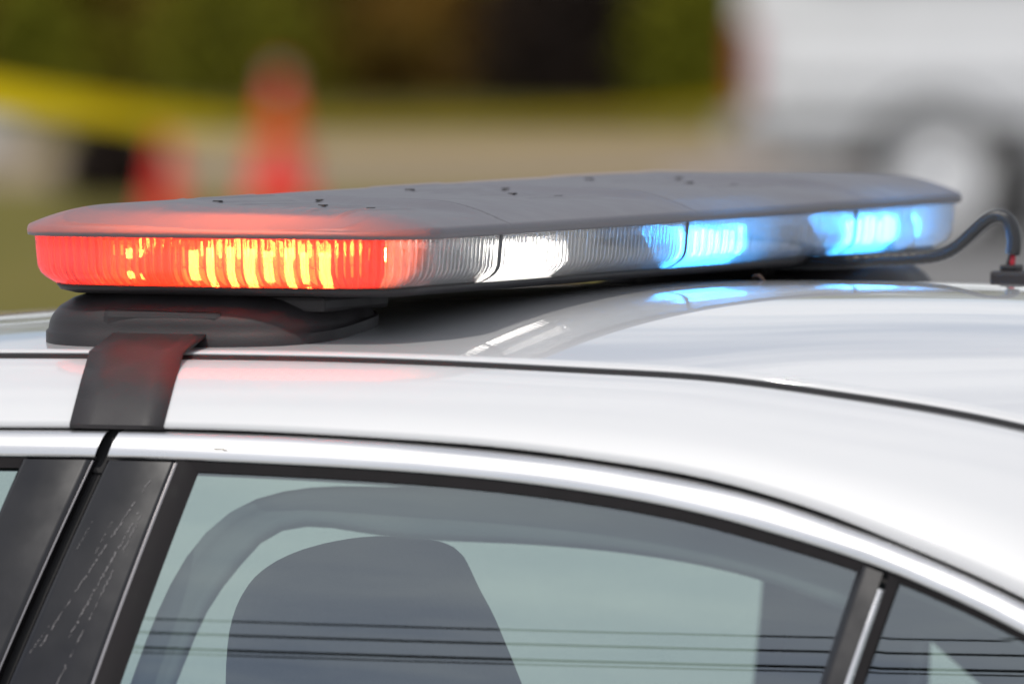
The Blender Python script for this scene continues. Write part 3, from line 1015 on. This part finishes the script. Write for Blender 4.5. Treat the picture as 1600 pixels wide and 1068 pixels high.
# ------------------------------------------------------------------ small things on the roof
conn_x, conn_y = .345, .235
zr = z_roof(conn_x, conn_y)
def pz(x, y, h): return (x, y, h)
cpts = [(.10, .30, 1.508), (.16, .30, 1.5095), (.2085, .30, 1.5125), (.2466, .30, 1.5165), (.2684, .30, 1.5295), (.282, .30, 1.5415), (.2945, .30, 1.5475), (.3054, .30, 1.5425), (.3097, .30, 1.5285), (.3085, .30, 1.5170)]
fx, fy, fz = [spline(list(enumerate([p[i] for p in cpts]))) for i in range(3)]
ts = np.linspace(0, len(cpts) - 1, 150)
cable = tube('power_cable', [(fx(t), fy(t), fz(t)) for t in ts], .0056, M['cable'], None, 12, ring=lambda i: 1.0 + .07 * (1 if i % 3 == 0 else 0))
tag(cable, 'black corrugated cable arching down behind the blue end of the light bar', 'cable')
tube('inner_wire', [(.3087, .30, 1.519), (.3080, .3, 1.511), (.3065, .3, 1.504)], .0022, M['red_wire'], cable, 8)
tube('inner_wire', [(.3065, .303, 1.519), (.3040, .303, 1.511), (.3020, .303, 1.504)], .0024, M['black_plastic'], cable, 8)
cn = empty('cable_connector', (.31, .30, z_roof(.31, .30)))
tag(cn, 'small black plug housing on the white roof where the cable ends', 'connector')
bm = bmesh.new(); bm_box(bm, -.016, .040, -.016, .016, -.002, .0135, .003)
bm_obj('housing', bm, M['black_plastic'], cn)
bm = bmesh.new(); bm_box(bm, -.010, .004, -.009, .009, .0135, .0180, .0015)
bm_obj('collar', bm, M['black_plastic'], cn)
# dry leaf caught under the bar
lx, ly = .175, .09
vv = []
for i in range(6):
    for s in (-1, 0, 1):
        t = i / 5
        vv.append((lx - .006 + .012 * t, ly + s * .0035 * math.sin(PI * min(max(t, .05), .97)), z_roof(lx, ly) + .0012 + .002 * abs(s) * math.sin(PI * t) + .002 * math.sin(5 * t)))
leaf = grid_obj('dry_leaf', [[vv[i * 3 + s] for s in range(3)] for i in range(6)], M['brown_leaf'])
leaf.modifiers.new('solid', 'SOLIDIFY').thickness = .0006
tag(leaf, 'tiny curled brown leaf lying on the roof under the light bar', 'leaf')

# ------------------------------------------------------------------ overhead wires (seen mirrored in the side windows)
def wire(z0, slope, sag, y, rad, label):
    pts = []
    for x in np.linspace(-26, 16, 60):
        t = (x + 5)
        pts.append((x, y, z0 - slope * (x + 6.9) + sag * (x + 2.2) ** 2))
    o = tube('overhead_wire', pts, rad, M['rubber'], None, 8)
    tag(o, label, 'wire', 'overhead wires along the lot')
    return o
wire(11.62, .0, .0160, -11.0, .014, 'thin uppermost power line mirrored highest in the rear side window')
wire(11.33, .0, .0160, -11.0, .018, 'middle power line mirrored between two others in the rear side window')
wire(11.02, .0, .0160, -11.0, .021, 'thick lowest power line mirrored at the bottom of the rear side window')
wire(10.95, .0, .0155, -11.02, .012, 'slim line hanging just under the lowest thick power line mirrored in the window')
for (x, nm) in ((-26, 'weathered utility pole carrying the wires beyond the front of the car'), (16, 'weathered utility pole carrying the wires beyond the rear of the car')):
    M.setdefault('pole', vary(principled('pole_wood', (0.16, 0.12, 0.09), 0.9), 6, .7, 1.3))
    p = empty('utility_pole', (x, -11.0, 0)); tag(p, nm, 'pole', 'utility poles')
    tube('post', [(0, -.22, -0.3), (0, -.22, 8), (0, -.22, 22)], [.17, .15, .11], M['pole'], p, 14)

# ------------------------------------------------------------------ background: cones, tape, van, verge and wood
M['cone'] = vary(principled('cone_orange', (0.85, 0.025, 0.008), 0.5), 8, .85, 1.1)
M['cone_white'] = principled('cone_band', (0.5, 0.45, 0.43), 0.35)
M['tape'] = vary(principled('yellow_tape', (0.50, 0.36, 0.002), 0.9, spec=0.05), 3, .85, 1.1)
translucent(M['tape'], (0.60, 0.44, 0.003), 0.6)
def cone(a, b, h, label, band=True):
    e = empty('traffic_cone', st(a, b, 0), YAW)
    tag(e, label, 'traffic cone', 'orange traffic cones')
    bw = h * .30
    bm = bmesh.new(); bm_box(bm, -bw, bw, -bw, bw, .006, .035, .008)
    bm_obj('base', bm, M['cone'], e)
    prof = [(h * .235, .035), (h * .22, .06), (h * .045, h * .97), (h * .038, h), (h * .028, h), (h * .03, h * .9)]
    rows = [[(r * math.cos(t), r * math.sin(t), z) for t in np.linspace(0, 2 * PI, 28, endpoint=False)] for r, z in prof]
    fix_normals(grid_obj('body', rows, M['cone'], e, True))
    if band:
        for z0, z1 in ((.89, .965),):
            f = lambda z: lerp(h * .22, h * .045, (z * h - .06) / (h * .97 - .06)) + .002
            rows = [[(f(z) * math.cos(t), f(z) * math.sin(t), z * h) for t in np.linspace(0, 2 * PI, 28, endpoint=False)] for z in (z0, (z0 + z1) / 2, z1)]
            fix_normals(grid_obj('reflective_band', rows, M['cone_white'], e, True))
    return e
cone(-1.235, 65, .78, 'tall orange cone with a pale tip, tied to the yellow tape')
cone(-1.70, 60, .52, 'short orange cone standing left of the tall cone', False)
# tape from a stake to the tall cone
tp = []
for t in np.linspace(0, 1, 40):
    a, b = lerp(-.79, -1.235, t), lerp(14, 65, t)
    z = lerp(1.60, .45, t) - .02 * 4 * t * (1 - t)
    tp.append((a, b, z))
rows = [[st(a + .012 * math.sin(7 * i / 40), b, z + s * .030) for i, (a, b, z) in enumerate(tp)] for s in (-1, 0, 1)]
tape = grid_obj('barrier_tape', rows, M['tape'])
tag(tape, 'yellow barrier tape sagging from the left edge towards the tall cone', 'tape')
rows = [[st(lerp(-1.21, 1.14, t), lerp(64.95, 60.6, t), lerp(.44, .64, t) - .04 * 4 * t * (1 - t) + q * .026) for t in np.linspace(0, 1, 30)] for q in (-1, 0, 1)]
tape2 = grid_obj('barrier_tape', rows, M['tape'])
tag(tape2, 'yellow barrier tape stretched from the tall cone to the white van', 'tape')
M['stake'] = principled('stake_wood', (0.25, 0.17, 0.10), 0.8)
sk = tube('wooden_stake', [st(-.80, 13.97, -.2), st(-.80, 13.97, .8), st(-.80, 13.97, 1.72)], .022, M['stake'], None, 8)
tag(sk, 'wooden stake holding the near end of the yellow tape', 'stake')

# white van beside the road
M['van_paint'] = vary(principled('van_paint', (0.80, 0.80, 0.81), 0.45, coat=.4), 3, .93, 1.04)
M['van_dark'] = principled('van_dark', (0.03, 0.03, 0.035), 0.5)
M['van_grey'] = principled('van_grey', (0.42, 0.42, 0.43), 0.6)
M['lamp_red'] = principled('tail_lamp_red', (0.38, 0.035, 0.02), 0.25)
M['dusty_tyre'] = vary(principled('dusty_tyre', (0.11, 0.105, 0.10), 0.9), 10, .8, 1.2)
M['white_rim'] = principled('white_rim', (0.80, 0.80, 0.81), 0.45)
van = empty('white_van', st(1.12, 60, 0), YAW - R(10))
tag(van, 'white van parked by the road with a red tail lamp at its left edge', 'van')
# local: x along the van (rear at 0), y away from the viewer
bm = bmesh.new()
prof = [(.02, .58), (0, .66), (0, 1.9), (.08, 2.28), (.4, 2.38), (3.6, 2.38), (4.05, 2.2), (4.65, 1.45), (5.45, 1.15), (5.6, .95), (5.62, .58)]
vv0 = [bm.verts.new((x, .02 + .10 * max(0, z - 1.1), z)) for x, z in prof]
vv1 = [bm.verts.new((x, 1.9 - .10 * max(0, z - 1.1), z)) for x, z in prof]
n = len(prof)
bm.faces.new(vv0); bm.faces.new(vv1[::-1])
for i in range(n): bm.faces.new((vv0[i], vv1[i], vv1[(i + 1) % n], vv0[(i + 1) % n]))
bmesh.ops.bevel(bm, geom=list(bm.edges), offset=.03, segments=2, affect='EDGES')
bm_obj('body', bm, M['van_paint'], van)
box('sill', .10, .62, .06, .5, .40, .58, M['van_grey'], van, .02)
box('sill', 1.45, 3.95, .06, .5, .30, .585, M['van_grey'], van, .02)
box('underbody', .15, 5.4, .55, 1.6, .34, .60, M['van_dark'], van)
box('bumper', -.10, .06, .05, 1.85, .44, .60, M['van_grey'], van, .02)
box('tail_lamp', -.012, .060, -.006, .12, .66, 1.08, M['lamp_red'], van, .012)
box('tail_lamp', -.012, .060, 1.80, 1.912, .66, 1.08, M['lamp_red'], van, .012)
box('side_moulding', .12, 4.9, -.012, .03, .78, .84, M['van_paint'], van, .006)
for x in (.98, 4.55):
    for s, yy in ((-1, .13), (1, 1.78)):
        wheel_parts('wheel', van, (x, yy, .335), .335, .22, .25, M['white_rim'], (0, s, 0), M['dusty_tyre'])
    rr = [[(x + r * math.cos(t), .004 + y, .36 + r * math.sin(t)) for t in np.linspace(-.15, PI + .15, 24)] for r, y in ((.385, -.008), (.36, .02), (.36, .25))]
    grid_obj('wheel_arch', rr, M['dusty_tyre'], van)
for x0, x1 in ((.35, 1.75), (1.95, 3.2)):
    v_ = [(x0, .055, 1.35), (x1, .055, 1.35), (x1, .10, 1.95), (x0, .10, 1.95)]
    box('side_window', x0, x1, .02, .10, 1.35, 1.95, M['van_dark'], van, .02)
box('door_seam', 1.835, 1.85, .012, .03, .62, 2.2, M['van_dark'], van)
box('door_handle', 2.0, 2.16, -.015, .03, 1.08, 1.12, M['van_dark'], van, .008)

# verge things on the left
M['stone'] = vary(principled('pale_stone', (0.42, 0.40, 0.37), 0.9), 5, .75, 1.15)
bm = bmesh.new(); bmesh.ops.create_icosphere(bm, subdivisions=4, radius=1.0)
for v in bm.verts:
    k = 1 + .25 * mnoise.noise(v.co * 1.3) + .08 * mnoise.noise(v.co * 4)
    v.co = Vector((v.co.x * .30 * k, v.co.y * .26 * k, max(v.co.z, -.3) * .26 * k))
rock = bm_obj('boulder', bm, M['stone'], None, True)
rock.location = st(-3.38, 77.5, .085)
tag(rock, 'pale grey boulder at the far left beside the road', 'boulder')

M['leaf_dark'] = vary(principled('leaf_dark', (0.030, 0.026, 0.010), 0.8), 1.2, .5, 1.5)
def leaf_mat(name, cols, scale):
    m = principled(name, cols[0], 0.75, spec=0.25)
    N, L = m.node_tree.nodes, m.node_tree.links
    b = N['Principled BSDF']
    tc = N.new('ShaderNodeTexCoord'); nz = N.new('ShaderNodeTexNoise'); nz.inputs['Scale'].default_value = scale; nz.inputs['Detail'].default_value = 2
    cr = N.new('ShaderNodeValToRGB')
    cr.color_ramp.elements[0].position = .34; cr.color_ramp.elements[0].color = (*cols[0], 1)
    cr.color_ramp.elements[1].position = .66; cr.color_ramp.elements[1].color = (*cols[-1], 1)
    for i, c in enumerate(cols[1:-1]):
        e = cr.color_ramp.elements.new(.34 + .32 * (i + 1) / (len(cols) - 1)); e.color = (*c, 1)
    L.new(tc.outputs['Object'], nz.inputs['Vector']); L.new(nz.outputs['Fac'], cr.inputs['Fac']); L.new(cr.outputs['Color'], b.inputs['Base Color'])
    return m
M['leaf_brown'] = leaf_mat('undergrowth', [(.17, .070, .006), (.20, .090, .008), (.15, .095, .008), (.09, .042, .008)], .9)
M['leaf_green'] = leaf_mat('shrub_green', [(.17, .175, .010), (.24, .23, .014)], 2.0)
M['leaf_black'] = leaf_mat('shrub_dark', [(.018, .011, .010), (.030, .018, .012)], 2.0)
M['bark'] = vary(principled('bark', (0.055, 0.035, 0.022), 0.95), 9, .6, 1.3)

def leaves(n, fn, size, seed):
    rnd = random.Random(seed)
    v, f = [], []
    for i in range(n):
        p = fn(rnd)
        s = size * rnd.uniform(.6, 1.4)
        a = Vector((rnd.gauss(0, 1), rnd.gauss(0, 1), rnd.gauss(0, 1))).normalized()
        b = a.cross(Vector((rnd.gauss(0, 1), rnd.gauss(0, 1), rnd.gauss(0, 1)))).normalized()
        k = len(v)
        v += [p - a * s, p + b * s * .45, p + a * s, p - b * s * .45]
        f.append((k, k + 1, k + 2, k + 3))
    return v, f
def wood_pt(r):
    a = r.uniform(-16, 16); b = 94 + 9 * r.random() ** 1.6
    top = 1.5 + .6 * math.sin(a * 1.1) + .4 * math.sin(a * 2.7 + 1) + (b - 94) * .35
    return st(a, b, max(.02, r.random() ** .8 * top))
v, f = leaves(42000, wood_pt, .13, 3)
wood = mesh_obj('undergrowth', v, f, M['leaf_brown'], None, False)
tag(wood, 'brown woodland undergrowth filling the edge of the wood beyond the road', 'undergrowth', kind='stuff')
def shrub(a, b, rx, h, mat, label, n=3500, seed=1):
    e = empty('shrub', st(a, b, 0), YAW); tag(e, label, 'shrub', 'shrubs at the wood edge')
    def fn(r):
        t = r.uniform(0, 2 * PI); q = r.random() ** .4; z = r.random()
        lump = 1 + .25 * math.sin(3 * t + seed) + .15 * math.sin(7 * z * 3 + t * 2)
        prof = math.sin(PI * (.12 + .85 * z) ** .8) ** .6
        return Vector((math.cos(t) * rx * q * prof * lump, math.sin(t) * rx * .7 * q * prof * lump, h * z))
    v, f = leaves(n, fn, .07, seed)
    mesh_obj('foliage', v, f, mat, e, False)
    for k in range(4):
        t = k * 1.6 + seed
        tube('stem', [(0, 0, -.05), (.15 * rx * math.cos(t), .15 * rx * math.sin(t), h * .4), (.4 * rx * math.cos(t), .4 * rx * math.sin(t), h * .8)], [.03, .02, .008], M['bark'], e, 6)
    return e
def ua(u, b): return (u - 800) / 19060 * b
shrub(ua(50, 92.5), 92.5, .42, 1.15, M['leaf_green'], 'green shrub in the upper left corner at the edge of the wood', 3000, 2)
shrub(ua(360, 93), 93, .75, 1.25, M['leaf_green'], 'green shrub rising just behind the tall orange cone', 1500, 3)
shrub(ua(1085, 92), 92, .42, 1.3, M['leaf_green'], 'green shrub just left of the white van', 3200, 4)
shrub(ua(905, 92.5), 92.5, .70, 1.4, M['leaf_black'], 'dark shrub nearly black, left of the green shrub by the van', 4500, 5)
shrub(ua(175, 67), 67.0, .24, .50, M['leaf_black'], 'low dark bush at the left between the boulder and the short cone', 1500, 6)
def tree(a, b, h, r0, label, seed):
    e = empty('tree', st(a, b, 0), 0); tag(e, label, 'tree', 'trees of the wood')
    rnd = random.Random(seed)
    pts = [(0, 0, -.1), (.0, 0, .3), (.05, .03, h * .25), (-.05, .05, h * .5), (.1, 0, h * .8)]
    tube('trunk', pts, [r0 * 1.5, r0 * 1.1, r0 * .9, r0 * .6, r0 * .2], M['bark'], e, 14)
    for k in range(6):
        t = k * 1.05 + seed; zz = h * (.35 + .07 * k)
        tube('limb', [(0, 0, zz), (math.cos(t) * h * .12, math.sin(t) * h * .12, zz + h * .08), (math.cos(t) * h * .24, math.sin(t) * h * .24, zz + h * .18)], [r0 * .4, r0 * .25, r0 * .06], M['bark'], e, 7)
    cl = [(Vector((math.cos(k * 2.4) * h * .24 * rnd.uniform(.3, 1), math.sin(k * 2.4) * h * .24 * rnd.uniform(.3, 1), h * rnd.uniform(.45, .95))), h * rnd.uniform(.09, .15)) for k in range(16)]
    def fn(r):
        c, q = r.choice(cl)
        d = Vector((r.gauss(0, 1), r.gauss(0, 1), r.gauss(0, 1))).normalized() * q * r.random() ** .4
        return c + d
    v, f = leaves(4500, fn, .16, seed + 10)
    mesh_obj('crown', v, f, M['leaf_green'], e, False)
for (u, b, h, r0, lab, sd_) in ((480, 95, 13, .20, 'dark tree trunk rising behind the tall orange cone', 1), (700, 97, 12, .17, 'slim tree trunk above the middle of the light bar', 2), (180, 96, 14, .18, 'tree trunk above the left end of the light bar', 3), (960, 96.5, 13, .22, 'broad dark tree trunk left of the green shrub by the van', 4), (1300, 100, 14, .22, 'tree rising behind the white van', 5)):
    tree(ua(u, b), b, h, r0, lab, sd_)
